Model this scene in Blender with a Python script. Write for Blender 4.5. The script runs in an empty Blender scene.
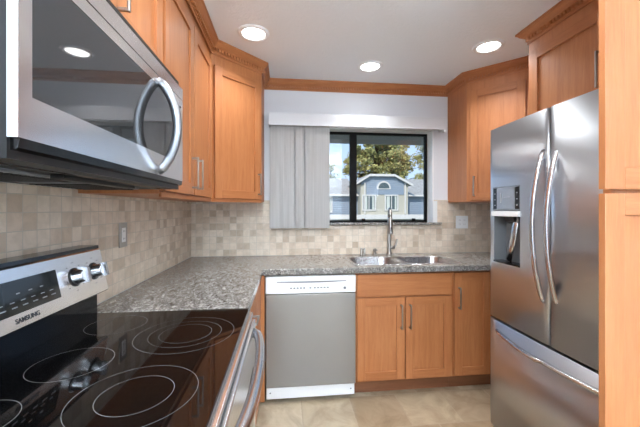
import bpy, bmesh, math, random
from mathutils import Vector, Matrix
random.seed(4)
C = bpy.context.scene.collection
S = bpy.context.scene
PI = math.pi

# ------------------------------------------------------------------ camera
F, TH, CY, H = 318.32, 0.1094, 209.07, 1.3117
cam = bpy.data.objects.new('camera', bpy.data.cameras.new('camera'))
C.objects.link(cam)
cam.location = (0, 0, H)
cam.rotation_euler = (PI/2, 0, -TH)
cam.data.sensor_width = 36
cam.data.lens = F*36/640
cam.data.shift_y = (CY-213.5)/640
cam.data.clip_start = .02
S.camera = cam

# ------------------------------------------------------------------ world, sun, large lights, exposure
W = bpy.data.worlds.new('sky'); S.world = W; W.use_nodes = True
nt = W.node_tree; nt.nodes.clear()
wo = nt.nodes.new('ShaderNodeOutputWorld'); bg = nt.nodes.new('ShaderNodeBackground')
tc = nt.nodes.new('ShaderNodeTexCoord'); sx = nt.nodes.new('ShaderNodeSeparateXYZ'); cr = nt.nodes.new('ShaderNodeValToRGB')
nt.links.new(tc.outputs['Generated'], sx.inputs[0]); nt.links.new(sx.outputs['Z'], cr.inputs[0])
cr.color_ramp.elements[0].position = 0.0; cr.color_ramp.elements[0].color = (.52, .68, .88, 1)
cr.color_ramp.elements[1].position = .5; cr.color_ramp.elements[1].color = (.14, .32, .68, 1)
nt.links.new(cr.outputs[0], bg.inputs[0]); bg.inputs[1].default_value = .95
nt.links.new(bg.outputs[0], wo.inputs[0])

def light(name, kind, loc, energy, rot=(0,0,0), color=(1,1,1), size=None, size_y=None):
    d = bpy.data.lights.new(name, kind); d.energy = energy; d.color = color
    if kind == 'AREA':
        d.shape = 'RECTANGLE' if size_y else 'DISK'; d.size = size
        if size_y: d.size_y = size_y
    o = bpy.data.objects.new(name, d); C.objects.link(o); o.location = loc; o.rotation_euler = rot
    return o
sun = light('sun', 'SUN', (0, 0, 20), 2.7, (math.radians(52), 0, math.radians(-28)), (1, .96, .9)); sun.data.angle = .01
# weak unseen fill light added behind the camera, facing the kitchen
light('added_rear_fill', 'AREA', (.65, -2.52, 1.2), 1.5, (PI/2, 0, 0), (.80, .92, 1), 2.4, 2.1)
# unseen uplight added behind the camera to bounce soft light off the ceiling
light('added_rear_uplight', 'AREA', (.4, -1.5, 1.8), 135, (PI, 0, 0), (.74, .89, 1), 1.5, 1.3)
DOWN_W = 3.3
S.view_settings.view_transform = 'Standard'; S.view_settings.look = 'None'
S.view_settings.gamma = 1; S.view_settings.use_curve_mapping = False
S.view_settings.exposure = 0.8

# ------------------------------------------------------------------ materials
def srgb(r, g, b):
    f = lambda c: (c/255/12.92 if c/255 <= .04045 else ((c/255+.055)/1.055)**2.4)
    return (f(r), f(g), f(b), 1)
def base(name, col, rough=.5, metal=0, spec=.5, coat=0, coat_r=.03):
    m = bpy.data.materials.new(name); m.use_nodes = True
    b = m.node_tree.nodes['Principled BSDF']
    b.inputs['Base Color'].default_value = col; b.inputs['Roughness'].default_value = rough
    b.inputs['Metallic'].default_value = metal; b.inputs['Specular IOR Level'].default_value = spec
    b.inputs['Coat Weight'].default_value = coat; b.inputs['Coat Roughness'].default_value = coat_r
    return m
def N(m, t, **k):
    n = m.node_tree.nodes.new(t)
    for a, v in k.items(): setattr(n, a, v)
    return n
def lk(m, a, b): m.node_tree.links.new(a, b)
def coords(m, scale=(1,1,1), rot=(0,0,0)):
    t = N(m, 'ShaderNodeTexCoord'); g = N(m, 'ShaderNodeNewGeometry'); mp = N(m, 'ShaderNodeMapping')
    mp.inputs['Scale'].default_value = scale; mp.inputs['Rotation'].default_value = rot
    lk(m, g.outputs['Position'], mp.inputs[0]); return mp.outputs[0]
def ramp(m, fac, stops):
    r = N(m, 'ShaderNodeValToRGB'); e = r.color_ramp.elements
    while len(e) < len(stops): e.new(.5)
    for i, (p, c) in enumerate(stops): e[i].position = p; e[i].color = c
    lk(m, fac, r.inputs[0]); return r.outputs[0]
def noise(m, vec, scale, detail=3, rough=.5, dist=0):
    n = N(m, 'ShaderNodeTexNoise'); n.inputs['Scale'].default_value = scale; n.inputs['Detail'].default_value = detail
    n.inputs['Roughness'].default_value = rough; n.inputs['Distortion'].default_value = dist
    lk(m, vec, n.inputs['Vector']); return n.outputs[0]
def bump(m, h, strength, dist=.002):
    b = N(m, 'ShaderNodeBump'); b.inputs['Strength'].default_value = strength; b.inputs['Distance'].default_value = dist
    lk(m, h, b.inputs['Height']); lk(m, b.outputs[0], m.node_tree.nodes['Principled BSDF'].inputs['Normal'])
def mix(m, a, b, fac, mode='MIX'):
    x = N(m, 'ShaderNodeMix', data_type='RGBA', blend_type=mode)
    for s, v in ((x.inputs[0], fac), (x.inputs[6], a), (x.inputs[7], b)):
        if isinstance(v, (float, int, tuple)): s.default_value = v
        else: lk(m, v, s)
    return x.outputs[2]
def out(m, c): lk(m, c, m.node_tree.nodes['Principled BSDF'].inputs['Base Color'])

def wood(name, scale, hi, mid, lo):
    m = base(name, mid, .45, coat=.08, coat_r=.3)
    v = coords(m, scale)
    n1 = noise(m, v, 5, 6, .6, .6); n2 = noise(m, v, 34, 3, .5)
    big = noise(m, coords(m, (1.3, 1.3, .9)), 2.2, 2)
    c = ramp(m, n1, [(.3, lo), (.52, mid), (.75, hi)])
    c = mix(m, c, ramp(m, n2, [(.35, lo), (.7, hi)]), .22)
    c = mix(m, c, ramp(m, big, [(.35, mid), (.65, hi)]), .3)
    out(m, c); return m
Wh, Wm, Wl = srgb(196, 132, 84), srgb(182, 115, 68), srgb(160, 93, 50)
WV = wood('maple_vertical', (7, 7, .55), Wh, Wm, Wl)
WH = wood('maple_horizontal', (.7, .7, 9), srgb(192,128,80), srgb(178,111,65), srgb(156,89,47))
WD = base('cabinet_shadow_gap', srgb(92, 52, 28), .6)
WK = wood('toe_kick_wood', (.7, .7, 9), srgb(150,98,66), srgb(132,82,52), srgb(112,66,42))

PAINT = base('white_wall_paint', srgb(222, 223, 227), .6); bump(PAINT, noise(PAINT, coords(PAINT), 90, 3), .25, .002)
CEIL = base('ceiling_paint', srgb(243, 245, 248), .8)
bump(CEIL, noise(CEIL, coords(CEIL), 45, 4, .6), .6, .006)
TRIMW = base('white_trim', srgb(238, 239, 240), .4)
VINYL = base('blind_vinyl', srgb(200, 199, 198), .45)
vv = coords(VINYL, (1, 1, .01)); bump(VINYL, noise(VINYL, vv, 260, 2), .5, .002)
out(VINYL, ramp(VINYL, noise(VINYL, vv, 120, 2), [(.3, srgb(172,169,166)), (.7, srgb(194,191,188))]))
vo = VINYL.node_tree.nodes['Material Output']; vm_ = N(VINYL, 'ShaderNodeMixShader'); vt = N(VINYL, 'ShaderNodeBsdfTranslucent'); vt.inputs[0].default_value = (.8,.8,.8,1)
vm_.inputs[0].default_value = .22; lk(VINYL, VINYL.node_tree.nodes['Principled BSDF'].outputs[0], vm_.inputs[1]); lk(VINYL, vt.outputs[0], vm_.inputs[2]); lk(VINYL, vm_.outputs[0], vo.inputs[0])
VAL = base('valance_white', srgb(218, 218, 220), .4)

def tilemat(name, axis, size, palette, mortar, msize=.03, offset=0.0, rough=.55, nscale=14, loc=(0,0,0), nb=.5, blk=.3):
    """tiles laid on a plane: axis 'x' wall facing y, 'y' wall facing x, 'z' floor"""
    m = base(name, palette[0], rough)
    g = N(m, 'ShaderNodeNewGeometry'); s = N(m, 'ShaderNodeSeparateXYZ'); cb = N(m, 'ShaderNodeCombineXYZ')
    lk(m, g.outputs['Position'], s.inputs[0])
    a, b = {'x': ('X', 'Z'), 'y': ('Y', 'Z'), 'z': ('X', 'Y')}[axis]
    lk(m, s.outputs[a], cb.inputs[0]); lk(m, s.outputs[b], cb.inputs[1])
    mp = N(m, 'ShaderNodeMapping'); mp.inputs['Location'].default_value = loc; lk(m, cb.outputs[0], mp.inputs[0])
    br = N(m, 'ShaderNodeTexBrick'); br.offset = offset; br.squash = 1
    br.inputs['Scale'].default_value = 1; br.inputs['Brick Width'].default_value = size; br.inputs['Row Height'].default_value = size
    br.inputs['Mortar Size'].default_value = size*msize; br.inputs['Mortar Smooth'].default_value = .25
    br.inputs['Color1'].default_value = (0,0,0,1); br.inputs['Color2'].default_value = (1,1,1,1)
    br.inputs['Mortar'].default_value = (.5,.5,.5,1)
    # slightly uneven tumbled edges
    nv = N(m, 'ShaderNodeTexNoise'); nv.inputs['Scale'].default_value = 60; lk(m, mp.outputs[0], nv.inputs['Vector'])
    vm = N(m, 'ShaderNodeVectorMath', operation='MULTIPLY_ADD'); lk(m, nv.outputs['Color'], vm.inputs[0])
    vm.inputs[1].default_value = (size*.03,)*3; lk(m, mp.outputs[0], vm.inputs[2])
    lk(m, vm.outputs[0], br.inputs['Vector'])
    k = len(palette)
    c = ramp(m, br.outputs['Color'], [((i+.2)/k, palette[i]) for i in range(k)])
    n = noise(m, mp.outputs[0], nscale, 6, .65, .8)
    c = mix(m, c, ramp(m, n, [(.3, (.62,.57,.52,1)), (.6, (1,1,1,1))]), nb, 'MULTIPLY')
    c = mix(m, c, mortar, br.outputs['Fac'])
    out(m, c)
    inv = N(m, 'ShaderNodeMath', operation='SUBTRACT'); inv.inputs[0].default_value = 1; lk(m, br.outputs['Fac'], inv.inputs[1])
    ad = N(m, 'ShaderNodeMath', operation='MULTIPLY_ADD'); lk(m, n, ad.inputs[0]); ad.inputs[1].default_value = .3; lk(m, inv.outputs[0], ad.inputs[2])
    bump(m, ad.outputs[0], blk, .0015)
    return m
TP = [srgb(204,183,160), srgb(223,204,184), srgb(233,217,198), srgb(228,210,190), srgb(236,221,203), srgb(230,214,195), srgb(214,194,171)]
TILEX = tilemat('travertine_tile_back', 'x', .0555, TP, srgb(204,193,177), loc=(.02, .03, 0))
TILEY = tilemat('travertine_tile_left', 'y', .0555, TP, srgb(198,187,171), loc=(.01, .03, 0))
FLOOR = tilemat('floor_travertine', 'z', .33, [srgb(172, 152, 126), srgb(186, 168, 141), srgb(160, 138, 112), srgb(196, 179, 153)],
                srgb(168,150,126), msize=.012, offset=.5, rough=.3, nscale=5, loc=(.05, .12, 0), nb=1.0, blk=.3)

GR = base('granite', srgb(120,112,104), .16, spec=.5)
gv = coords(GR); gs = coords(GR, (1, .5, 1), (0, 0, .6))
g1 = noise(GR, gs, 48, 5, .75, .8); g2 = noise(GR, gv, 120, 3, .7); g3 = noise(GR, gs, 14, 3, .5, 1)
c = ramp(GR, g1, [(.40, srgb(24,24,26)), (.47, srgb(98,95,90)), (.54, srgb(136,133,127)), (.61, srgb(208,206,200))])
c = mix(GR, c, ramp(GR, g2, [(.42, srgb(30,28,30)), (.5, srgb(128,121,115)), (.58, srgb(200,196,190))]), .42)
c = mix(GR, c, ramp(GR, g3, [(.38, srgb(88,83,80)), (.62, srgb(160,154,148))]), .2)
out(GR, c)

def steel(name, col, rough, sc, amt=.15, bmp=True):
    m = base(name, col, rough, 1)
    v = coords(m, sc)
    n = noise(m, v, 60, 3)
    r = N(m, 'ShaderNodeMapRange'); r.inputs['To Min'].default_value = rough-amt*.5; r.inputs['To Max'].default_value = rough+amt*.5
    lk(m, n, r.inputs[0]); lk(m, r.outputs[0], m.node_tree.nodes['Principled BSDF'].inputs['Roughness'])
    if bmp: bump(m, n, .02, .0004)
    return m
STV = steel('brushed_steel_vertical', srgb(196,198,202), .34, (5, 5, .3), .04, False)
STH = steel('brushed_steel_horizontal', srgb(238,239,241), .24, (.12, .12, .03), .06, False)
STF = steel('sink_steel', srgb(190,190,192), .28, (3, 3, 3))
NICK = base('brushed_nickel', srgb(172, 168, 162), .3, 1)
HMW = base('grey_satin_handle', srgb(150,151,154), .36, 1)
HND = base('satin_handle_steel', srgb(205, 206, 209), .24, 1)
BLK = base('black_enamel', srgb(12, 12, 13), .15)
BLM = base('black_matte_plastic', srgb(17, 17, 18), .45)
GLS = base('black_ceramic_glass', srgb(9, 9, 10), .04, spec=.55)
SMUDGE = None
MWG = base('dark_mirror_glass', srgb(84, 85, 87), .03, .6, spec=1)
DSP = base('display_glass', srgb(40, 43, 44), .08, .2)
PNL = base('silver_touch_panel', srgb(168, 171, 176), .2, .6)
RING = base('burner_ring_print', srgb(120, 119, 118), .3)
WHT = base('white_plastic', srgb(242, 242, 242), .35)
GRYP = base('grey_plastic', srgb(120, 122, 126), .4)
DWS = steel('dishwasher_steel', srgb(160,159,158), .36, (14, 14, .4))
FRM = base('bronze_window_frame', srgb(16, 15, 15), .6, spec=.2)
INK = base('printed_ink', srgb(40, 42, 48), .5)
LEG = base('printed_legend_white', srgb(140, 142, 144), .5)
EM = bpy.data.materials.new('lamp_lens'); EM.use_nodes = True
b_ = EM.node_tree.nodes['Principled BSDF']; b_.inputs['Emission Color'].default_value = (1, .98, .95, 1); b_.inputs['Emission Strength'].default_value = 6
PANE = bpy.data.materials.new('clear_glass'); PANE.use_nodes = True
pn = PANE.node_tree; pn.nodes.clear(); po = pn.nodes.new('ShaderNodeOutputMaterial'); pm = pn.nodes.new('ShaderNodeMixShader')
pt = pn.nodes.new('ShaderNodeBsdfTransparent'); pg = pn.nodes.new('ShaderNodeBsdfGlossy'); pg.inputs['Roughness'].default_value = 0
pm.inputs[0].default_value = .05; pn.links.new(pt.outputs[0], pm.inputs[1]); pn.links.new(pg.outputs[0], pm.inputs[2]); pn.links.new(pm.outputs[0], po.inputs[0])

# ------------------------------------------------------------------ mesh helpers
class Fr:
    """a local frame: a along u, b along n (outwards), c up"""
    def __init__(s, p, u=(1,0,0), n=(0,-1,0)):
        s.p = Vector(p); s.u = Vector(u).normalized(); s.n = Vector(n).normalized()
    def __call__(s, a, b, c): return s.p + s.u*a + s.n*b + Vector((0,0,c))
WF = Fr((0,0,0), (1,0,0), (0,1,0))
class MB:
    def __init__(s): s.bm = bmesh.new(); s.mats = []
    def mi(s, m):
        if m not in s.mats: s.mats.append(m)
        return s.mats.index(m)
    def box(s, a0, a1, b0, b1, c0, c1, m, fr=WF, bev=0, seg=2):
        vs = [s.bm.verts.new(fr(a, b, c)) for c in (c0, c1) for b in (b0, b1) for a in (a0, a1)]
        fs = []
        for q in ((0,2,3,1), (4,5,7,6), (0,1,5,4), (2,6,7,3), (0,4,6,2), (1,3,7,5)):
            f = s.bm.faces.new([vs[i] for i in q]); f.material_index = s.mi(m); fs.append(f)
        if bev:
            es = list({e for f in fs for e in f.edges})
            r = bmesh.ops.bevel(s.bm, geom=es, offset=bev, segments=seg, affect='EDGES', profile=.5)
            for f in r['faces']: f.smooth = True; f.material_index = s.mi(m)
        return s
    def prism(s, pts, m, smooth=False, caps=True):
        """pts: list of loops (each a list of points, same length), skinned in order"""
        L = [[s.bm.verts.new(p) for p in lp] for lp in pts]
        n = len(L[0]); k = s.mi(m)
        for i in range(len(L)-1):
            for j in range(n):
                f = s.bm.faces.new((L[i][j], L[i][(j+1) % n], L[i+1][(j+1) % n], L[i+1][j])); f.material_index = k; f.smooth = smooth
        if caps:
            for lp in (L[0][::-1], L[-1]):
                f = s.bm.faces.new(lp); f.material_index = k
        return s
    def tube(s, path, r, m, n=12, cap=True, flat=None):
        path = [Vector(p) for p in path]; loops = []
        t0 = (path[1]-path[0]).normalized()
        up = Vector((0,0,1)) if abs(t0.z) < .9 else Vector((1,0,0))
        nx = t0.cross(up).normalized()
        for i, p in enumerate(path):
            t = (path[min(i+1, len(path)-1)] - path[max(i-1, 0)]).normalized()
            nx = (nx - t*nx.dot(t)).normalized(); ny = t.cross(nx)
            rr = r[i] if isinstance(r, (list, tuple)) else r
            ra, rb = (rr, rr) if flat is None else (rr, rr*flat)
            loops.append([p + nx*math.cos(2*PI*k/n)*ra + ny*math.sin(2*PI*k/n)*rb for k in range(n)])
        return s.prism(loops, m, True, cap)
    def lathe(s, c, prof, m, n=32, axis=(0,0,1), smooth=True, caps=True):
        """prof: list of (radius, height along axis)"""
        ax = Vector(axis).normalized(); o = Vector((1,0,0)) if abs(ax.x) < .9 else Vector((0,1,0))
        u = ax.cross(o).normalized(); v = ax.cross(u); c = Vector(c)
        return s.prism([[c + u*math.cos(2*PI*k/n)*r + v*math.sin(2*PI*k/n)*r + ax*h for k in range(n)] for r, h in prof], m, smooth, caps)
    def build(s, name, parent=None, origin=None):
        bmesh.ops.recalc_face_normals(s.bm, faces=s.bm.faces)
        me = bpy.data.meshes.new(name)
        off = Vector((0,0,0))
        if parent is not None:
            q = parent
            while q is not None: off += q.location; q = q.parent
        if origin is not None: off = Vector(origin)
        bmesh.ops.translate(s.bm, verts=s.bm.verts, vec=-off)
        s.bm.to_mesh(me); s.bm.free()
        for m in s.mats: me.materials.append(m)
        o = bpy.data.objects.new(name, me); C.objects.link(o)
        if parent is not None: o.parent = parent
        elif origin is not None: o.location = off
        return o
def thing(name, label, cat, loc, group=None):
    o = bpy.data.objects.new(name, None); C.objects.link(o); o.location = loc; o.empty_display_size = .1
    o['label'] = label; o['category'] = cat
    if group: o['group'] = group
    return o
def tag(o, label, cat, group=None):
    o['label'] = label; o['category'] = cat
    if group: o['group'] = group
    return o
def struct(o): o['kind'] = 'structure'; return o
def rrect(cx, cy, w, h, r, z, n=6):
    P = []
    for (sx_, sy_, a0) in ((1,1,0), (-1,1,PI/2), (-1,-1,PI), (1,-1,3*PI/2)):
        for i in range(n+1):
            a = a0 + PI/2*i/n
            P.append(Vector((cx + sx_*(w/2-r) + r*math.cos(a), cy + sy_*(h/2-r) + r*math.sin(a), z)))
    return P
def slab(outer, holes, z0, z1, m, mb=None, bev=0):
    """flat slab with holes; outlines are lists of (x, y)"""
    mb = mb or MB(); bm = mb.bm; es = []
    for lp in [outer]+holes:
        vs = [bm.verts.new((p[0], p[1], z1)) for p in lp]
        es += [bm.edges.new((vs[i], vs[(i+1) % len(vs)])) for i in range(len(vs))]
    r = bmesh.ops.triangle_fill(bm, use_beauty=True, use_dissolve=False, edges=es)
    fs = [g for g in r['geom'] if isinstance(g, bmesh.types.BMFace)]
    for f in fs: f.material_index = mb.mi(m)
    e = bmesh.ops.extrude_face_region(bm, geom=fs)
    bmesh.ops.translate(bm, verts=[g for g in e['geom'] if isinstance(g, bmesh.types.BMVert)], vec=(0,0,z0-z1))
    for f in bm.faces: f.material_index = mb.mi(m)
    return mb
def text_mesh(name, txt, size, mat, parent, M4, ext=.0004):
    cu = bpy.data.curves.new(name, 'FONT'); cu.body = txt; cu.size = size; cu.extrude = ext; cu.align_x = 'CENTER'; cu.align_y = 'CENTER'
    cu.offset = size*.012
    t = bpy.data.objects.new(name+'_src', cu); C.objects.link(t)
    dg = bpy.context.evaluated_depsgraph_get(); dg.update()
    me = bpy.data.meshes.new_from_object(t.evaluated_get(dg)); bpy.data.objects.remove(t)
    q = parent; off = Vector((0,0,0))
    while q is not None: off += q.location; q = q.parent
    me.transform(Matrix.Translation(-off) @ M4); me.materials.clear(); me.materials.append(mat)
    o = bpy.data.objects.new(name, me); C.objects.link(o); o.parent = parent; return o
def frame4(p, xa, ya):
    xa = Vector(xa).normalized(); ya = Vector(ya).normalized(); za = xa.cross(ya)
    return Matrix(((xa.x, ya.x, za.x, p[0]), (xa.y, ya.y, za.y, p[1]), (xa.z, ya.z, za.z, p[2]), (0,0,0,1)))

# ------------------------------------------------------------------ room shell
L, R, D, HC, YB = -.788, 2.09, 2.77, 2.42, -2.6
struct(slab([(L-.1, YB-.1), (R+.1, YB-.1), (R+.1, D+.25), (L-.1, D+.25)], [], -.08, 0, FLOOR).build('floor'))
struct(MB().box(L-.1, R+.1, YB-.1, D+.14, HC, HC+.12, CEIL).build('ceiling'))
struct(MB().box(L-.1, L, YB-.1, D+.14, 0, HC, PAINT).build('wall_left'))
struct(MB().box(R, R+.1, YB-.1, D+.14, 0, HC, PAINT).build('wall_right'))
WX0, WX1, WZ0, WZ1 = -.07, 1.345, 1.19, 2.032
m = MB(); 
for a in ((L, WX0, 0, HC), (WX1, R, 0, HC), (WX0, WX1, 0, WZ0-.02), (WX0, WX1, WZ1, HC)):
    m.box(a[0], a[1], D, D+.14, a[2], a[3], PAINT)
struct(m.build('wall_back'))
m = MB()
for a in ((L, R, 0, HC),):
    m.box(a[0], a[1], YB-.1, YB, a[2], a[3], PAINT)
struct(m.build('wall_front'))
# tile backsplash, one run per wall
struct(MB().box(L, L+.008, .3, D, .914, 1.386, TILEY).build('trim_1'))
m = MB()
for a in ((L+.008, WX0, .914, 1.386), (WX1, R, .914, 1.386), (WX0, WX1, .914, WZ0-.02)):
    m.box(a[0], a[1], D-.008, D, a[2], a[3], TILEX)
m.box(WX1, R, D-.013, D, 1.386, 1.394, TILEX)
struct(m.build('trim_2'))
# window: white jamb liner, bronze slider frame with two panes
t = bpy.data.objects.new('window_1', None); C.objects.link(t); t.location = ((WX0+WX1)/2, D+.1, WZ0); struct(t)
m = MB()
m.box(WX0, WX0+.012, D-.003, D+.14, WZ0, WZ1, TRIMW); m.box(WX1-.012, WX1, D-.003, D+.14, WZ0, WZ1, TRIMW)
m.box(WX0, WX1, D-.003, D+.14, WZ1-.014, WZ1, TRIMW)
m.box(WX1-.012, WX1+.03, D-.012, D-.004, WZ0, 1.386, TRIMW)
m.build('jamb', t)
y0, y1 = D+.105, D+.137
m = MB()
zt = WZ1-.014
m.box(WX0+.012, WX1-.012, y0, y1, WZ0, WZ0+.018, FRM); m.box(WX0+.012, WX1-.012, y0, y1, zt-.02, zt, FRM)
m.box(WX0+.012, WX0+.03, y0, y1, WZ0, zt, FRM); m.box(WX1-.034, WX1-.012, y0, y1, WZ0, zt, FRM)
m.build('frame', t)
m = MB(); m.box(.592, .655, y0-.006, y1-.004, WZ0+.01, zt-.01, FRM, bev=.003); m.build('meeting_rail', t)
m = MB(); m.box(.70, .735, y0-.012, y0, WZ0+.018, WZ0+.034, FRM, bev=.003); m.box(1.18, 1.215, y0-.012, y0, WZ0+.018, WZ0+.034, FRM, bev=.003); m.build('sash_stop', t)
MB().box(WX0+.03, .60, y0+.018, y0+.022, WZ0+.018, zt-.02, PANE).build('pane', t)
MB().box(.65, WX1-.034, y0+.010, y0+.014, WZ0+.018, zt-.02, PANE).build('pane', t)
m = MB(); m.box(WX0-.06, 1.41, D-.035, D+.105, WZ0-.02, WZ0, GR, bev=.003); tag(m.build('window_sill', origin=(.65, D, WZ0-.02)), 'grey granite sill slab under the kitchen window', 'window sill')
bpy.data.objects['window_sill']['kind'] = 'structure'

# crown moulding: profile (out, z) swept along a plan path, with dentil blocks
def crown(path, name, out_sign, dent=True, z1=HC):
    prof = [(0, z1-.082), (.006, z1-.082), (.006, z1-.068), (.012, z1-.064), (.012, z1-.046), (.02, z1-.04), (.034, z1-.03), (.043, z1-.018), (.046, z1-.014), (.052, z1-.012), (.052, z1), (0, z1)]
    P = [Vector((x, y, 0)) for x, y in path]; m = MB(); loops = []
    nrm = []
    for i in range(len(P)-1):
        d = (P[i+1]-P[i]).normalized(); nrm.append(Vector((d.y, -d.x, 0))*out_sign)
    for i, p in enumerate(P):
        if i == 0: o = nrm[0]; k = 1
        elif i == len(P)-1: o = nrm[-1]; k = 1
        else:
            o = (nrm[i-1]+nrm[i]).normalized(); k = 1/max(.4, o.dot(nrm[i]))
        loops.append([p + o*(a*k) + Vector((0, 0, z)) for a, z in prof])
    m.prism(loops, WH)
    if dent:
        for i in range(len(P)-1):
            d = (P[i+1]-P[i]); ln = d.length; n = int(ln/.023)
            fr = Fr(P[i], d, nrm[i])
            for j in range(1, n):
                a = ln*j/n
                m.box(a-.006, a+.006, .009, .024, z1-.062, z1-.044, WH, fr)
    return m.build(name)
UX = -.488      # left upper carcass face
DX = .02        # door thickness
struct(crown([(UX+.006, .3), (UX+.006, 2.16), (-.178, 2.462), (-.178, D), (1.48, D), (1.48, 2.462), (1.79, 2.15), (1.79, 1.86)], 'trim_3', 1))

# ------------------------------------------------------------------ cabinetry
def pull(m, fr, a, c0, c1, horiz=False, L_=None):
    """square bar pull standing off .03 from frame plane b=0; vertical from c0 to c1 at a, or horizontal from a=c0..c1 at height a"""
    w = .005
    if not horiz:
        m.box(a-w, a+w, .026, .034, c0, c1, NICK, fr, bev=.002)
        for c in (c0+.006, c1-.006): m.box(a-w, a+w, 0, .028, c-w, c+w, NICK, fr, bev=.0015)
    else:
        m.box(c0, c1, .026, .034, a-w, a+w, NICK, fr, bev=.002)
        for c in (c0+.006, c1-.006): m.box(c-w, c+w, 0, .028, a-w, a+w, NICK, fr, bev=.0015)
def shaker(parent, fr, a0, a1, c0, c1, handle=None, st=.058, th=.02, slab_=False, name='door', rail=.058, hh=None):
    m = MB()
    if slab_:
        m.box(a0, a1, 0, th, c0, c1, WH, fr, bev=.002)
    else:
        m.box(a0, a0+st, 0, th, c0, c1, WV, fr, bev=.0015); m.box(a1-st, a1, 0, th, c0, c1, WV, fr, bev=.0015)
        m.box(a0+st, a1-st, 0, th, c0, c0+rail, WH, fr, bev=.0015); m.box(a0+st, a1-st, 0, th, c1-rail, c1, WH, fr, bev=.0015)
        m.box(a0+st-.002, a1-st+.002, .001, th-.010, c0+rail-.002, c1-rail+.002, WV, fr)
    o = m.build(name, parent)
    if handle:
        h = MB(); f2 = Fr(fr(0, th, 0), fr.u, fr.n)
        pull(h, f2, handle[0], handle[1], handle[2], len(handle) > 3); h.build('handle', o)
    return o

# --- upper cabinets, left wall
ZU0, ZU1, ZD = 1.372, HC-.081, 2.268
def carcass(parent, pts, z0, z1, mat=WV):
    m = MB(); m.prism([[Vector((x, y, z0)) for x, y in pts], [Vector((x, y, z1)) for x, y in pts]], mat)
    return m.build('body', parent)
fl = Fr((UX, 0, 0), (0, 1, 0), (1, 0, 0))
t = thing('upper_cabinet', 'short maple wall cabinet directly above the microwave', 'cabinet', (-.64, .92, 1.812))
carcass(t, [(L, .50), (UX, .50), (UX, 1.298), (L, 1.298)], 1.812, HC-.001)
shaker(t, fl, .503, .892, 1.83, ZD); shaker(t, fl, .897, 1.286, 1.83, ZD, (.955, 1.845, 1.865))
bpy.data.objects.remove(bpy.data.objects['handle'])
h = MB(); pull(h, Fr((UX+.02, 0, 0), (0, 1, 0), (1, 0, 0)), 0, 0, 0, True) if 0 else pull(h, Fr((UX+.02, 0, 0), (0, 1, 0), (1, 0, 0)), 0.952, 1.868, 2.0); h.build('handle', t.children[-1])
t = thing('upper_cabinet', 'maple two-door wall cabinet on left wall beyond the microwave', 'cabinet', (-.64, 1.73, ZU0))
carcass(t, [(L, 1.30), (UX, 1.30), (UX, 2.158), (L, 2.158)], ZU0, HC-.001)
shaker(t, fl, 1.315, 1.713, ZU0+.012, ZD, (1.675, 1.415, 1.575)); shaker(t, fl, 1.722, 2.118, ZU0+.012, ZD, (1.765, 1.415, 1.575))
MB().box(UX-.002, UX+.008, 1.305, 2.155, ZU0-.012, ZU0+.006, WH).build('light_rail', t)
t = thing('corner_cabinet', 'diagonal maple wall cabinet in the left back corner', 'cabinet', (-.5, 2.5, ZU0))
carcass(t, [(L, 2.16), (UX, 2.16), (-.178, 2.462), (-.178, D-.001), (L, D-.001)], ZU0, HC-.001)
fd = Fr((UX, 2.16, 0), (.31, .302, 0), (.302, -.31, 0)); LD = math.hypot(.31, .302)
shaker(t, fd, .022, LD-.02, ZU0+.012, ZD, (LD-.048, 1.415, 1.575))
MB().box(0.004, LD-.004, -.004, .006, ZU0-.012, ZU0+.006, WH, fd).build('light_rail', t)
# --- upper corner cabinet, right
t = thing('corner_cabinet', 'diagonal maple wall cabinet between window and refrigerator', 'cabinet', (1.8, 2.5, ZU0))
carcass(t, [(1.48, D-.001), (1.48, 2.462), (1.79, 2.15), (R, 2.15), (R, D-.001)], ZU0, HC-.001)
fd = Fr((1.48, 2.462, 0), (.31, -.312, 0), (-.312, -.31, 0)); LD = math.hypot(.31, .312)
shaker(t, fd, .03, LD-.03, ZU0+.012, ZD, (.062, 1.415, 1.575))
# --- cabinet over the refrigerator
FX = 1.51
t = thing('refrigerator_cabinet', 'deep maple cabinet above the steel refrigerator with dentil crown', 'cabinet', (1.8, 1.35, 1.80))
carcass(t, [(FX, 1.83), (R, 1.83), (R, .862), (FX, .862)], 1.80, HC-.001)
fr_ = Fr((FX, 0, 0), (0, -1, 0), (-1, 0, 0))
shaker(t, fr_, -1.80, -1.325, 1.835, 2.27, (-1.353, 1.885, 2.06)); shaker(t, fr_, -1.319, -.90, 1.835, 2.27, (-1.285, 1.885, 2.06))
# the visible pull sits by the meeting edge
o = crown([(R, 1.83), (FX, 1.83), (FX, .84)], 'crown_molding', 1); o.parent = t; o.matrix_parent_inverse = Matrix.Translation(-t.location)
struct(MB().box(1.40, R, .842, .862, 0, HC, WV).build('trim_4'))

# --- tall pantry beside the refrigerator
t = thing('pantry_cabinet', 'tall maple pantry with upper and lower doors at right edge', 'cabinet', (1.35, .81, 0))
PY = .80
MB().box(.93, 1.40, PY+.021, PY+.04, .02, HC-.005, WV).build('side_panel', t)
fp = Fr((0, PY+.02, 0), (1, 0, 0), (0, -1, 0))
shaker(t, fp, .893, 1.36, .11, 1.356, st=.063, rail=.062); shaker(t, fp, .893, 1.36, 1.368, HC-.01, st=.063, rail=.062)
MB().box(.90, 1.40, PY-.0, PY+.02, 0.0, .10, WK).build('toe_kick', t)

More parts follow.
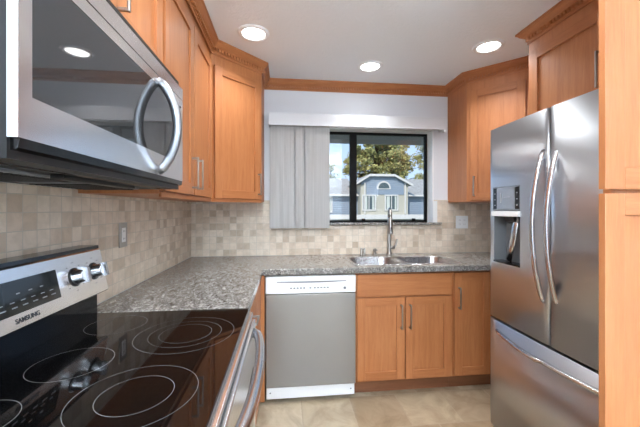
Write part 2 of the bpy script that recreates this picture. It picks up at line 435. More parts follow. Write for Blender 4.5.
# --- base cabinets
BX = -.18      # left run carcass face
BY = 2.178     # back run carcass face
t = thing('base_cabinet', 'maple base cabinet with drawer between range and back corner', 'cabinet', (-.48, 1.7, 0))
m = MB(); m.box(L+.003, BX, 1.31, D-.001, .105, .871, WV); m.build('body', t)
MB().box(L+.003, BX-.055, 1.31, D-.001, 0, .105, WK).build('toe_kick', t)
flb = Fr((BX, 0, 0), (0, 1, 0), (1, 0, 0))
shaker(t, flb, 1.325, 1.80, .70, .858, (.775, 1.50, 1.62, 1), slab_=True, name='drawer')
shaker(t, flb, 1.325, 1.80, .118, .688, None)
MB().box(BX, BX+.02, 1.81, 2.15, .108, .869, WV).build('filler_strip', t)
MB().box(BX+.001, -.136, BY-.02, BY, 0.02, .869, WV).build('filler_strip', t)
fb = Fr((0, BY, 0), (1, 0, 0), (0, -1, 0))
t = thing('sink_cabinet', 'maple sink base cabinet with false drawer and double doors', 'cabinet', (.84, 2.45, 0))
MB().box(.488, 1.197, BY, BY+.02, .105, .871, WV).box(.488, .506, BY+.02, D-.001, .105, .66, WV).box(1.18, 1.197, BY+.02, D-.001, .105, .66, WV).build('body', t)
MB().box(.488, 1.197, BY+.055, BY+.07, 0, .105, WK).build('toe_kick', t)
shaker(t, fb, .497, 1.184, .705, .858, slab_=True, name='false_drawer_front')
shaker(t, fb, .497, .837, .118, .693, (.808, .475, .645)); shaker(t, fb, .843, 1.184, .118, .693, (.872, .475, .645))
t = thing('base_cabinet', 'narrow maple base cabinet between sink doors and refrigerator', 'cabinet', (1.35, 2.45, 0))
MB().box(1.199, 1.31, BY, BY+.02, .105, .871, WV).box(1.199, 1.31, BY+.02, D-.001, .105, .66, WV).box(1.31, 2.08, BY, D-.001, .105, .871, WV).build('body', t)
MB().box(1.199, 2.08, BY+.055, D-.001, 0, .105, WK).build('toe_kick', t)
shaker(t, fb, 1.206, 1.485, .118, .858, (1.236, .60, .755))
MB().box(1.49, 2.08, BY-.02, BY, .118, .869, WV).build('filler_strip', t)

# --- countertop with sink cutout
SX0, SX1, SY0, SY1 = .50, 1.285, 2.215, 2.575
hole = [(p.x, p.y) for p in rrect((SX0+SX1)/2, (SY0+SY1)/2, SX1-SX0, SY1-SY0, .10, 0, 8)]
m = slab([(L+.009, 1.308), (-.148, 1.308), (-.148, 2.125), (R-.002, 2.125), (R-.002, D-.009), (L+.009, D-.009)], [hole], .872, .914, GR)
o = m.build('countertop', origin=(-.2, 2.4, .872))
bv = o.modifiers.new('edge', 'BEVEL'); bv.width = .006; bv.segments = 3; bv.limit_method = 'ANGLE'; bv.angle_limit = 1.0
tag(o, 'speckled grey-brown granite countertop wrapping the left back corner', 'countertop')

# --- sink
t = thing('kitchen_sink', 'double-bowl stainless sink set in granite below the window', 'sink', ((SX0+SX1)/2, (SY0+SY1)/2, .70))
m = MB(); xm = .875
for (x0, x1) in ((SX0-.012, xm), (xm, SX1+.012)):
    cx, w = (x0+x1)/2, x1-x0; cy, hh_ = (SY0+SY1)/2, SY1-SY0+.02
    m.prism([rrect(cx, cy, w, hh_, .03, .9148), rrect(cx, cy, w-.004, hh_-.004, .03, .9172), rrect(cx, cy, w-.034, hh_-.03, .085, .9172), rrect(cx, cy, w-.044, hh_-.04, .083, .908),
             rrect(cx, cy, w-.06, hh_-.06, .075, .74), rrect(cx, cy, w-.09, hh_-.09, .06, .715), rrect(cx, cy, .09, .09, .044, .708)], STF, True, False)
    m.bm.faces.new([m.bm.verts.new(p) for p in rrect(cx, cy, .09, .09, .044, .708)]).material_index = m.mi(STF)
m.build('bowl_shell', t)
for cx in ((SX0+xm)/2, (SX1+xm)/2):
    MB().lathe((cx, (SY0+SY1)/2, .7085), [(.042, 0), (.042, .003), (.034, .004), (.03, .001), (.004, .001)], HND).build('drain', t)

# --- faucet
fx, fy = .905, 2.70
t = thing('faucet', 'tall brushed nickel pull-down faucet behind the sink', 'faucet', (fx, fy, .9145))
m = MB(); m.lathe((fx, fy, .9145), [(.027, 0), (.027, .006), (.021, .012), (.0175, .03), (.0165, .19), (.0145, .25), (.0135, .335)], NICK, 24)
m.build('body', t)
m = MB(); pth = []
for i in range(15):
    a = PI*i/14
    pth.append((fx - .010*(1-math.cos(a)), fy-.046*(1-math.cos(a)), 1.245+.066*math.sin(a)))
m.tube(pth, .0135, NICK, 16); sp = m.build('spout', t)
m = MB(); e = pth[-1]; m.tube([e, (e[0], e[1]-.003, 1.21), (e[0]+.001, e[1]-.006, 1.12), (e[0]+.001, e[1]-.008, 1.10)], [.0145, .0165, .0185, .017], NICK, 18)
m.build('spray_head', t)
m = MB(); m.box(e[0]-.005, e[0]+.005, e[1]-.025, e[1]-.016, 1.12, 1.16, BLM, bev=.002); m.build('spray_button', t)
m = MB(); m.tube([(fx, fy, .975), (fx+.045, fy-.005, .978)], .0145, NICK, 16); m.tube([(fx+.040, fy-.005, .978), (fx+.055, fy-.006, .995), (fx+.068, fy-.008, 1.05)], [.013, .012, .010], NICK, 12, flat=.8); m.build('lever_handle', t)
t = thing('soap_dispenser', 'small nickel soap dispenser left of the tall faucet', 'soap dispenser', (.775, fy, .9145))
m = MB(); m.lathe((.775, fy, .9145), [(.021, 0), (.021, .005), (.015, .012), (.012, .03), (.015, .034), (.015, .048), (.006, .052)], NICK, 20); m.build('base', t)
m = MB(); m.tube([(.775, fy, .962), (.777, fy-.02, .966), (.78, fy-.055, .958)], [.008, .007, .005], NICK, 10); m.build('pump_nozzle', t)
for i, x in enumerate((.657, .682)):
    o = MB().lathe((x, fy, .9145), [(.014, 0), (.014, .004), (.011, .008), (.011, .052), (.009, .058), (.003, .060)], NICK, 18).build('air_gap_cap' , origin=(x, fy, .9145))
    tag(o, ['leftmost slim nickel cap standing behind the left sink bowl', 'slim nickel cap beside the leftmost one behind left bowl'][i], 'sink fitting', 'slim caps behind the sink')

# --- dishwasher
t = thing('dishwasher', 'built-in dishwasher with stainless door and white control panel', 'dishwasher', (.175, 2.45, .02))
x0, x1 = -.129, .482
MB().box(x0+.004, x1-.004, BY, D-.02, .03, .868, BLM).build('body', t)
MB().box(x0, x1, BY-.032, BY, .115, .738, DWS, bev=.004).build('door', t)
cp = MB(); cp.box(x0, x1, BY-.038, BY, .743, .862, WHT, bev=.005); cp = cp.build('control_panel', t)
m = MB(); pts = []
for i in range(13):
    a = -1+i/6; pts.append((a, -.006*(1-a*a)))
yy = BY-.0385
m.prism([[Vector((.18+.235*a, yy-.001, .822+b)) for a, b in pts]+[Vector((.18+.235*a, yy-.001, .8265+b*.2)) for a, b in pts[::-1]],
         [Vector((.18+.235*a, yy+.002, .822+b)) for a, b in pts]+[Vector((.18+.235*a, yy+.002, .8265+b*.2)) for a, b in pts[::-1]]], GRYP)
m.build('handle_recess', cp)
for i, x in enumerate((.04, .062, .084, .106, .128, .17, .20, .222, .244, .266, .288)):
    MB().box(x-.006, x+.006, yy-.0008, yy+.001, .777, .785, GRYP).build('button', cp)
m = MB(); m.lathe((.405, yy+.001, .775), [(.009, 0), (.009, .003), (.007, .004)], GRYP, 18, (0,-1,0)); m.build('start_button', cp)
m = MB(); m.box(x0+.004, x1-.004, BY-.012, BY, .03, .112, WHT, bev=.003); kp = m.build('kick_plate', t)
for x in (x0+.03, x1-.03): MB().lathe((x, BY-.012, .072), [(.005, 0), (.005, .002), (.003, .003)], GRYP, 10, (0,-1,0)).build('screw', kp)

# --- range
RY0, RY1 = .545, 1.303
t = thing('range', 'stainless electric range with black glass cooktop and rear control panel', 'stove', (-.45, .92, 0))
GX0, GX1 = -.712, -.142
MB().box(L+.012, GX1-.005, RY0+.004, RY1-.004, .02, .885, BLM).build('body', t)
ck = MB(); ck.box(GX0, GX1, RY0, RY1, .898, .9145, GLS, bev=.002); ck = ck.build('cooktop', t)
m = MB(); m.box(GX0-.01, GX1+.014, RY0+.001, RY1-.001, .884, .899, STH, bev=.003); m.build('cooktop_trim', t)
def ring(m, cx, cy, r, w=.00055, n=72):
    z = .9149
    m.prism([[Vector((cx+(r+s*w)*math.cos(2*PI*k/n), cy+(r+s*w)*math.sin(2*PI*k/n), z-.0001*abs(s))) for k in range(n)] for s in (-1, 1)], RING, False, False)
for (cx, cy, rs) in ((-.315, 1.06, (.148, .108, .078)), (-.318, .722, (.125, .075)), (-.545, .885, (.092,)), (-.575, 1.165, (.092,)), (-.585, .655, (.075,))):
    m = MB()
    for r in rs: ring(m, cx, cy, r)
    m.build('burner_ring', ck)
# backguard
def BG(y, prof): return [Vector((x, y, z)) for x, z in prof]
prof = [(-.775, .89), (-.712, .90), (-.712, 1.0), (-.716, 1.012), (-.770, 1.03)]
MB().prism([BG(RY0+.004, prof), BG(RY1-.004, prof)], BLK).build('backguard_base', t)
px0, pz0, px1, pz1 = -.672, 1.008, -.703, 1.158      # front face of the control panel, bottom and top
cpn = MB(); prof = [(-.735, 1.008), (px0-.006, 1.002), (px0, pz0), (px1, pz1), (px1-.006, pz1+.006), (-.735, 1.166)]
cpn.prism([BG(RY0, prof), BG(RY1-.002, prof)], STH); cpn = cpn.build('control_panel', t)
MB().prism([BG(RY0, [(-.778, 1.0), (-.735, 1.0), (-.735, 1.166), (px1-.004, 1.164), (-.709, 1.1745), (-.778, 1.1745)]), BG(RY1-.002, [(-.778, 1.0), (-.735, 1.0), (-.735, 1.166), (px1-.004, 1.164), (-.709, 1.1745), (-.778, 1.1745)])], BLK).build('top_cap', t)
vdir = Vector((px1-px0, 0, pz1-pz0)).normalized(); ndir = Vector((vdir.z, 0, -vdir.x))
def on(y, s, d=0):     # s = distance up the tilted face, d = outwards
    return Vector((px0, y, pz0)) + vdir*s + ndir*d
def pbox(m, ya, yb, s0, s1, d0, d1, mat):
    m.prism([[on(ya, s0, d), on(yb, s0, d), on(yb, s1, d), on(ya, s1, d)] for d in (d0, d1)], mat)
dsp = MB(); pbox(dsp, .62, 1.052, .036, .122, -.002, .0012, DSP); dsp = dsp.build('display', cpn)
m = MB(); random.seed(8)
for k in range(6): pbox(m, .845+k*.034, .862+k*.034, .052, .055, .001, .0016, LEG)
for k in range(6): pbox(m, .842+k*.034, .856+k*.034, .066, .068, .001, .0016, LEG)
for k in range(3): pbox(m, .90+k*.04, .912+k*.04, .085, .088, .001, .0016, LEG)
m.build('key_legends', dsp)
for y in (1.132, 1.236):
    for (dy, s) in ((0, .128), (0, .036), (-.035, .05), (.035, .05), (-.03, .115), (.03, .115)): m = MB(); pbox(m, y+dy-.003, y+dy+.003, s, s+.002, 0, .0008, INK); m.build('dial_mark', cpn)
text_mesh('brand_lettering', 'SAMSUNG', .0175, INK, cpn, frame4(on(.922, .0175, .0006), (0, 1, 0), tuple(vdir)))
for y in (.575, .66, 1.132, 1.236):
    c = on(y, .081); k = MB()
    k.lathe(c, [(.026, 0), (.026, .006), (.023, .010), (.021, .030), (.018, .033)], HND, 28, tuple(ndir)); k = k.build('knob', cpn)
    g = MB(); g.lathe(c, [(.031, 0), (.031, .002), (.027, .003)], BLM, 28, tuple(ndir)); g.build('knob_skirt', cpn)
    g = MB(); fk = [c + vdir*sv*.024 + Vector((0, 1, 0))*sy_*.006 for sv, sy_ in ((-1,-1), (1,-1), (1,1), (-1,1))]
    g.prism([[p+ndir*.026 for p in fk], [p+ndir*.046 for p in fk]], HND); g.build('grip', k)
# oven front
MB().box(GX1-.004, -.118, RY0+.003, RY1-.003, .30, .872, STH, bev=.005).build('oven_door', t)
MB().box(-.1185, -.1165, .64, 1.21, .42, .72, GLS).build('oven_window', bpy.data.objects['oven_door'])
MB().box(GX1-.004, -.12, RY0+.003, RY1-.003, .075, .29, STH, bev=.005).build('storage_drawer', t)
m = MB(); pth = []
for i in range(25):
    s = -1+i/12; pth.append((-.112+.036*(1-s*s)**.7 if abs(s) < 1 else -.119, .924+s*.31, .842))
m.tube(pth, .016, HND, 14, flat=1.0); m.build('door_handle', bpy.data.objects['oven_door'])

# --- microwave
MX = -.398
t = thing('microwave', 'stainless over-the-range microwave with dark mirrored door window', 'microwave', (-.6, .92, 1.385))
m = MB(); m.box(L+.002, MX-.0155, .524, 1.298, 1.388, 1.808, BLM); m.build('body', t)
m = MB()     # underside: lip, vents, filters
m.prism([[Vector((x, y, z)) for x, z in ((MX-.002, 1.420), (MX-.004, 1.405), (MX-.07, 1.386), (MX-.07, 1.42))] for y in (.53, 1.297)], BLK); m.build('bottom_lip', t)
for y in (.60, .93):
    m = MB(); m.box(L+.09, MX-.12, y, y+.27, 1.381, 1.388, GRYP, bev=.002)
    for k in range(12): m.box(L+.10, MX-.13, y+.012+k*.021, y+.02+k*.021, 1.378, 1.3815, BLM)
    m.build('grease_filter', t)
m = MB(); m.box(MX-.11, MX-.08, .75, 1.08, 1.376, 1.388, BLM, bev=.003); m.build('lamp_cover', t)
dr = MB()    # door slab with a rounded near edge and a window recess: frame bars around the glass
GZ0, GZ1, GY0, GY1 = 1.488, 1.704, .551, 1.205
zt0 = 1.732
def edge_round(y0, y1, z0, z1, sgn):
    r = .002; P = []
    for i in range(7):
        a = PI/2*i/6; P.append((MX-r+r*math.cos(a), (y0+r-r*math.sin(a)) if sgn < 0 else (y1-r+r*math.sin(a))))
    far = y1 if sgn < 0 else y0
    P2 = [(MX, far)] + P + [(MX-.015, P[-1][1]), (MX-.015, far)]
    return [[Vector((x, y, z)) for x, y in P2] for z in (z0, z1)]
dr.prism(edge_round(.523, GY0, 1.420, zt0, -1), STH, False); dr.prism(edge_round(GY1, 1.297, 1.420, zt0, 1), STH, False)
dr.box(MX-.015, MX, GY0, GY1, 1.420, GZ0, STH); dr.box(MX-.015, MX, GY0, GY1, GZ1, zt0, STH)
dr = dr.build('door', t)
m = MB(); m.box(MX-.016, MX-.0008, GY0, GY1, GZ0, GZ1, MWG); m.build('window', dr)
m = MB(); m.prism(edge_round(.523, 1.297, 1.735, 1.778, -1), STH); m.build('top_vent_panel', t)
m = MB(); pth = []
for i in range(29):
    s = -1+i/14; pth.append((MX+.006+.052*(1-s*s)**.9 if abs(s) < 1 else MX-.001, 1.055, 1.574+s*.142))
m.tube(pth, .0115, HMW, 14, flat=1.25); m.build('handle', dr)
m = MB(); m.lathe((MX, 1.262, 1.70), [(.005, 0), (.005, .002), (.004, .003)], INK, 12, (1,0,0)); m.build('indicator_badge', dr)

# --- refrigerator
QX = 1.21
FY1, FYM, FY0 = 1.757, 1.318, .879
t = thing('refrigerator', 'french-door stainless refrigerator with ice and water dispenser', 'refrigerator', (1.6, 1.32, 0))
MB().box(QX+.075, R-.03, FY0+.004, FY1-.004, .03, 1.755, GRYP, bev=.004).build('body', t)
def fdoor(y0, y1, z0, z1, name, hole=None):
    """door with a gently bowed front face; hole=(ya,yb,za,zb) leaves a rectangular well"""
    m = MB(); bm = m.bm; k = m.mi(STV)
    ys = sorted(set([y0+(y1-y0)*i/14 for i in range(15)] + ([hole[0], hole[1]] if hole else [])))
    zs = [z0, z1] if not hole else [z0, hole[2], hole[3], z1]
    def xf(y):
        c = (FY0+FY1)/2; h_ = (FY1-FY0)/2; s = (y-c)/h_
        x = QX - .012*(1-s*s) - .010
        e = min(y-y0, y1-y); r = .012
        if e < r: x += r - math.sqrt(max(0, r*r-(r-e)**2))
        return x
    yy_ = [y0, y0+.003, y0+.007] + ys[1:-1] + [y1-.007, y1-.003, y1]
    V = {}
    for i, y in enumerate(yy_):
        for j, z in enumerate(zs):
            V[i, j] = bm.verts.new((xf(y), y, z))
    B = {(i, j): bm.verts.new((QX+.07, yy_[i], zs[j])) for i in range(len(yy_)) for j in (0, len(zs)-1)}
    for i in range(len(yy_)-1):
        for j in range(len(zs)-1):
            if hole and j == 1 and yy_[i] >= hole[0]-1e-6 and yy_[i+1] <= hole[1]+1e-6: continue
            f = bm.faces.new((V[i, j], V[i+1, j], V[i+1, j+1], V[i, j+1])); f.smooth = True; f.material_index = k
        for j in (0, len(zs)-1):
            f = bm.faces.new((V[i, j], V[i+1, j], B[i+1, j], B[i, j])); f.material_index = k
    n = len(yy_)-1; q = len(zs)-1
    for i in (0, n):
        f = bm.faces.new([V[i, j] for j in range(q+1)] + [B[i, q], B[i, 0]]); f.material_index = k
    f = bm.faces.new((B[0, 0], B[n, 0], B[n, q], B[0, q])); f.material_index = k
    if hole:   # well walls
        ya, yb, za, zb = hole; dx = .062
        f1 = [Vector((xf(ya), ya, za)), Vector((xf(yb), yb, za)), Vector((xf(yb), yb, zb)), Vector((xf(ya), ya, zb))]
        f2 = [Vector((QX+dx, p.y, p.z)) for p in f1]
        m.prism([f1, f2], GRYP, False, False); k2 = m.mi(GRYP)
        f = bm.faces.new([bm.verts.new(p) for p in f2]); f.material_index = k2
    return m.build(name, t), xf
HOLE = (1.500, 1.713, 1.012, 1.435)
d1, xf = fdoor(FYM+.003, FY1, .692, 1.772, 'door', HOLE)
d2, _ = fdoor(FY0, FYM-.003, .692, 1.772, 'door')
d3, _ = fdoor(FY0, FY1, .06, .680, 'freezer_drawer')
m = MB()
xa = xf(1.6)
m.box(xa-.003, xa+.05, HOLE[0], HOLE[1], 1.302, 1.435, GRYP); dsn = m.build('dispenser_panel', d1)
m = MB(); m.box(xa-.0045, xa, 1.54, 1.675, 1.312, 1.428, PNL); m.box(xa-.0045, xa, 1.68, 1.708, 1.312, 1.428, BLK); m.box(xa-.0045, xa, 1.505, 1.535, 1.312, 1.428, BLK); m.build('touch_display', dsn)
for a in [(1.688, 1.698, 1.33+k*.032, 1.336+k*.032) for k in range(3)]+[(1.515, 1.526, 1.33+k*.032, 1.336+k*.032) for k in range(3)]+[(1.57, 1.62, 1.375, 1.378), (1.64, 1.65, 1.345, 1.40)]:
    MB().box(xa-.0055, xa-.004, *a, LEG).build('icon_mark', dsn)
m = MB(); m.box(xa-.016, xa+.03, HOLE[0]+.001, HOLE[1]-.001, 1.272, 1.300, WHT, bev=.004); m.build('dispenser_lip', d1)
m = MB(); m.tube([(xa+.04, 1.575, 1.275), (xa+.03, 1.575, 1.22), (xa+.028, 1.595, 1.13), (xa+.04, 1.64, 1.03)], [.020, .022, .022, .02], HND, 14, flat=.5); m.build('dispenser_paddle', d1)
m = MB(); m.prism([[Vector((x, y, z)) for x, z in ((xa+.04, 1.275), (xa+.01, 1.27), (xa+.02, 1.245), (xa+.04, 1.235))] for y in (1.57, 1.64)], BLM); m.build('ice_chute', d1)
m = MB(); m.box(xa-.004, xa+.055, HOLE[0]+.002, HOLE[1]-.002, 1.012, 1.022, BLK, bev=.002); m.build('drip_tray', d1)
for (d, y, ) in ((d1, 1.352), (d2, 1.284)):
    m = MB(); pth = []; x0 = xf(y)
    for i in range(33):
        s = -1+i/16; b = .060*(1-s*s)**.9 if abs(s) < 1 else -.004
        pth.append((x0+.002-b, y, 1.232+s*.352))
    m.tube(pth, .0135, HND, 14, flat=.75); m.build('handle', d)
m = MB(); pth = []
for i in range(33):
    s = -1+i/16; y = (FY0+FY1)/2+s*.37; b = .05*(1-s*s)**.85 if abs(s) < 1 else -.004
    pth.append((xf(y)+.002-b, y, .622))
m.tube(pth, .0135, HND, 14, flat=.8); m.build('handle', d3)

# --- vertical blinds
t = thing('vertical_blinds', 'white vertical blinds stacked at left side of window', 'blinds', (.6, 2.69, 1.15))
m = MB(); m.box(-.135, 1.40, 2.655, 2.662, 2.008, 2.112, VAL, bev=.002); m.box(-.135, -.128, 2.662, 2.765, 2.008, 2.112, VAL); m.box(1.393, 1.40, 2.662, 2.765, 2.008, 2.112, VAL); m.build('valance', t)
m = MB(); m.box(-.12, 1.385, 2.70, 2.735, 2.055, 2.085, TRIMW); m.build('headrail', t)
m = MB(); m.box(1.385, 1.41, 2.66, 2.70, 1.985, 2.010, TRIMW, bev=.003); m.build('end_bracket', t)
for (a, b, y) in ((-.128, -.045, 2.693), (-.05, .02, 2.6945), (.004, .078, 2.693), (.035, .125, 2.727), (.088, .160, 2.693), (.13, .215, 2.730), (.170, .25, 2.693), (.243, .318, 2.6945), (.30, .378, 2.693)):
    m = MB(); n = 8
    f = [(a+(b-a)*i/n, y-.0015*math.sin(PI*i/n)) for i in range(n+1)]
    m.prism([[Vector((x, yy, z)) for x, yy in f]+[Vector((x, yy+.0012, z)) for x, yy in f[::-1]] for z in (1.150, 2.056)], VINYL); m.build('vane', t)

# --- outlets
def plate(name, fr, w, h, gangs, label, chrome=False):
    t = thing(name, label, 'outlet', fr(0, 0, 0))
    m = MB(); m.box(-w/2, w/2, 0, .005, -h/2, h/2, NICK if chrome else WHT, fr, bev=.0015); m.build('cover_plate', t)
    for g in range(gangs):
        a = (g-(gangs-1)/2)*.046
        m = MB(); m.box(a-.0165, a+.0165, .004, .0075, -.034, .034, WHT, fr, bev=.001)
        sk = m.build('socket', t)
        for c in (-.018, .018):
            for da in (-.006, .006): MB().box(a+da-.001, a+da+.001, .0074, .0079, c-.004, c+.004, BLM, fr).build('slot', sk)
plate('wall_outlet', Fr((1.612, D-.008, 1.192), (1,0,0), (0,-1,0)), .118, .116, 2, 'white double outlet plate on tile beside the refrigerator')
plate('wall_outlet', Fr((L+.008, 1.632, 1.187), (0,1,0), (1,0,0)), .075, .118, 1, 'metal-framed outlet plate on the left tile wall', True)

# --- recessed ceiling lights
def downlight(x, y, label, spread=2.15, power=DOWN_W):
    t = thing('ceiling_light', label, 'ceiling light', (x, y, HC), 'recessed ceiling lights')
    MB().lathe((x, y, HC-.001), [(.100, 0), (.097, -.006), (.078, -.009), (.070, -.002), (.069, 0)], TRIMW, 40, caps=False).build('trim_ring', t)
    MB().lathe((x, y, HC-.0035), [(.0695, .003), (.0695, 0), (.03, -.001), (.002, -.001)], EM, 36).build('lens', t)
    l = light('downlight_lamp', 'AREA', (0, 0, -.02), power, (0, 0, 0), (.93, .96, .98), .14); l.parent = t; l.data.spread = spread
downlight(-.197, 2.04, 'recessed round light in the ceiling, nearest the left cabinets', 2.15, 2.4)
downlight(.656, 2.415, 'recessed round light in the ceiling in front of the window', 2.0, 1.8)
downlight(1.378, 2.03, 'recessed round light in the ceiling nearest the refrigerator cabinet')
downlight(.0, 1.0, 'unseen ceiling light added over the range beside the microwave', 2.9, 5.5); downlight(.62, .95, 'unseen ceiling light added over the floor between range and refrigerator', 2.4, 3.0)  # both added out of view, to brighten the refrigerator cabinet and kitchen
downlight(.5, -1.3, 'unseen ceiling light added in the room behind the viewer')  # added behind the camera as extra room light

# ------------------------------------------------------------------ outside
GZ = -3.0
GRASS = base('lawn', srgb(96, 104, 70), .9); out(GRASS, ramp(GRASS, noise(GRASS, coords(GRASS), 3, 4), [(.3, srgb(84,92,60)), (.7, srgb(120,122,88))]))
o = MB().box(-60, 90, 3.2, 110, GZ-.2, GZ, GRASS).build('ground'); struct(o)
SID = lambda n, c: (lambda m: (bump(m, [lk(m, N(m, 'ShaderNodeNewGeometry').outputs['Position'], (w := N(m, 'ShaderNodeTexWave', wave_type='BANDS', bands_direction='Z', wave_profile='SAW')).inputs['Vector']), setattr(w.inputs['Scale'], 'default_value', 1.6), w.outputs[1]][2], .8, .05), m)[1])(base(n, c, .7))
BLUE = SID('blue_siding', srgb(142, 156, 170)); BEIG = SID('beige_siding', srgb(192, 188, 172))
ROOF = base('grey_shingles', srgb(150, 148, 144), .9); out(ROOF, ramp(ROOF, noise(ROOF, coords(ROOF), 6, 5), [(.3, srgb(146,142,132)), (.7, srgb(178,174,164))]))
EXW = base('exterior_white_trim', srgb(205, 203, 196), .5); WGL = base('house_window_glass', srgb(70, 84, 84), .1, spec=.8)
CURT = base('curtain', srgb(190,196,186), .8)
t = thing('house', 'blue and beige siding house with arched gable window outside', 'house', (9, 31, GZ))
Y = 28
MB().box(6.75, 11.15, Y, Y+6, GZ, 3.55, BEIG).build('gable_wall', t)
m = MB(); m.prism([[Vector((x, y, z)) for x, z in ((6.75, 3.52), (11.15, 3.52), (11.0, 3.7), (9.75, 4.3), (7.6, 4.3), (6.9, 3.75))] for y in (Y, Y+6)], BLUE); m.build('gable', t)
m = MB(); m.box(7.25, 10.75, Y-.06, Y, 2.62, 3.72, BLUE); m.box(7.6, 10.2, Y-.06, Y, 3.72, 4.1, BLUE); m.build('gable_panel', t)
MB().box(7.05, 7.17, Y-.1, Y, .9, 3.75, EXW).build('corner_board', t); MB().box(10.80, 10.92, Y-.1, Y, .9, 3.75, EXW).build('corner_board', t)
m = MB()
top = [(6.2, 3.62), (7.5, 4.44), (9.8, 4.44), (11.5, 3.55)]; bot = [(x, z-.2) for x, z in top]
m.prism([[Vector((x, y, z)) for x, z in top+bot[::-1]] for y in (Y-.4, Y-.25)], EXW); m.build('fascia', t)
m = MB(); m.prism([[Vector((x, y, z)) for x, z in top+[(x, z-.1) for x, z in top][::-1]] for y in (Y-.38, Y+8)], ROOF); m.build('gable_roof', t)
fwin = [(6.85, 8.0, 1.15, 2.6), (8.92, 10.28, 1.15, 2.6)]
def hwin(x0, x1, z0, z1, y, n=1):
    m = MB(); w = .11
    for a in ((x0-w, x1+w, z0-w, z0), (x0-w, x1+w, z1, z1+w), (x0-w, x0, z0, z1), (x1, x1+w, z0, z1), ((x0+x1)/2-.03, (x0+x1)/2+.03, z0, z1)):
        m.box(a[0], a[1], y-.12, y+.02, a[2], a[3], EXW)
    f = m.build('window', t)
    m = MB(); m.box(x0, x1, y-.05, y-.02, z0, z1, WGL); m.build('pane', f)
    m = MB(); m.box(x0+.08, x0+(x1-x0)*.35, y-.065, y-.051, z0+.02, z1-.02, CURT); m.box(x1-(x1-x0)*.2, x1-.05, y-.065, y-.051, z0+.02, z1-.02, CURT); m.build('curtain', f)
hwin(6.98+.0, 8.0, 1.28, 2.5, Y); hwin(9.05, 10.1, 1.28, 2.5, Y)
# arched window
m = MB(); ca, cz = 8.86, 3.2
for (r, y, mat) in ((.64, Y-.1, EXW), (.5, Y-.14, WGL)):
    P = [(ca+r*math.cos(PI*i/16), cz+r*math.sin(PI*i/16)) for i in range(17)]
    if mat is EXW: P = [(ca+r, cz-.1)]+P+[(ca-r, cz-.1)]
    m.prism([[Vector((x, yy, z)) for x, z in P] for yy in (y, Y)], mat)
m.build('arched_window', t)
# wings
for (x0, x1) in ((-3, 6.75), (11.15, 22)):
    MB().box(x0, x1, Y+1.2, Y+6, GZ, 2.7, BLUE).build('wing_wall', t)
    m = MB(); m.prism([[Vector((x, Y+.8, 2.55)), Vector((x, Y+.8, 2.68)), Vector((x, Y+6, 4.62)), Vector((x, Y+11, 2.7)), Vector((x, Y+11, 2.55))] for x in (x0 if x0 < 0 else x0-.0, x1)], ROOF); m.build('wing_roof', t)
    m = MB(); m.box(x0, x1, Y+.62, Y+.8, 2.5, 2.66, EXW); m.build('gutter', t)
hwin(3.0, 4.25, 1.1, 2.35, Y+1.2)
m = MB(); m.box(-3, 22, Y-.5, Y-.35, .42, .82, EXW); m.build('deck_fascia', t)
m = MB(); m.box(-3, 22, Y-.35, Y-.0, .3, .82, BEIG); m.build('deck', t)
# eave of this building outside the window
EAVE = base('eave_paint', srgb(120, 122, 122), .7)
o = MB().box(-1.5, 3.0, D+.141, D+.80, 2.055, 2.16, EAVE).build('trim_5'); struct(o)

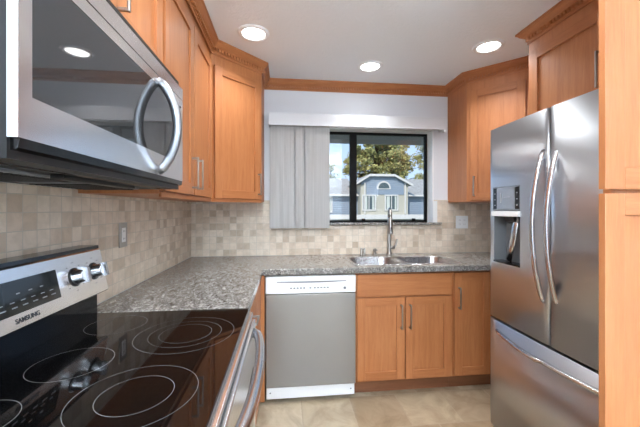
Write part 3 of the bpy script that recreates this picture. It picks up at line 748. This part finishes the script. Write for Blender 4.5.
# trees
def leafmat(n, a, b):
    m = base(n, a, .8); out(m, ramp(m, noise(m, coords(m), 1.5, 3), [(.35, a), (.65, b)])); return m
LF = leafmat('olive_foliage', srgb(110, 116, 66), srgb(186, 180, 112)); BK = base('bark', srgb(88, 74, 60), .9)
LF2 = leafmat('grey_foliage', srgb(112, 118, 84), srgb(178, 176, 126))
def tree(x, y, z0, z1, w, nclump, nleaf, label, mat, seed, name='tree'):
    rnd = random.Random(seed)
    t = thing(name, label, 'tree', (x, y, GZ), 'trees behind the house')
    m = MB(); m.tube([(x, y, GZ), (x+.1, y, (GZ+z0)/2+1), (x, y, z1-.5)], [.35, .28, .06], BK, 10)
    cl = []
    for i in range(nclump):
        u = rnd.random()**.8; a = rnd.uniform(0, 2*PI)
        zz = z0+(z1-z0)*(rnd.random()); prof = math.sqrt(max(.05, 1-((zz-(z0+z1)/2)/((z1-z0)/2+.2))**2))
        c = Vector((x+w*prof*u*math.cos(a), y+w*prof*u*math.sin(a), zz)); cl.append((c, rnd.uniform(.45, .95)))
        m.tube([(x, y, max(z0-.8, zz-1.2)), (x+(c.x-x)*.6, y+(c.y-y)*.6, zz-.4), tuple(c)], [.07, .05, .02], BK, 5)
    m.build('trunk', t)
    m = MB(); k = m.mi(mat)
    for c, r in cl:
        for j in range(nleaf):
            d = Vector((rnd.gauss(0,1), rnd.gauss(0,1), rnd.gauss(0,.7))).normalized()*r*rnd.random()**.4
            p = c+d; s = rnd.uniform(.10, .2)
            u = Vector((rnd.gauss(0,1), rnd.gauss(0,1), rnd.gauss(0,1))).normalized(); v = u.orthogonal().normalized()
            f = m.bm.faces.new([m.bm.verts.new(p+u*s), m.bm.verts.new(p+v*s*.7), m.bm.verts.new(p-u*s), m.bm.verts.new(p-v*s*.7)]); f.material_index = k
    bm_ = m.bm; me = bpy.data.meshes.new('foliage'); bmesh.ops.translate(bm_, verts=bm_.verts, vec=-Vector((x, y, GZ))); bm_.to_mesh(me); bm_.free(); me.materials.append(mat)
    o = bpy.data.objects.new('foliage', me); C.objects.link(o); o.parent = t
tree(12.2, 42, 3.0, 10.8, 4.1, 120, 150, 'broad olive-green tree rising directly behind the arched gable', LF, 3)
tree(18.0, 50, 3.5, 12.4, 4.0, 110, 130, 'olive-green tree behind the right half of the gable', LF, 5)
tree(19.6, 41, 3, 11, 2.4, 60, 120, 'green tree at the right edge of the window view', LF, 7)
tree(6.2, 43, 3, 7.2, 1.1, 18, 45, 'small sparse tree left of the gable', LF2, 9)
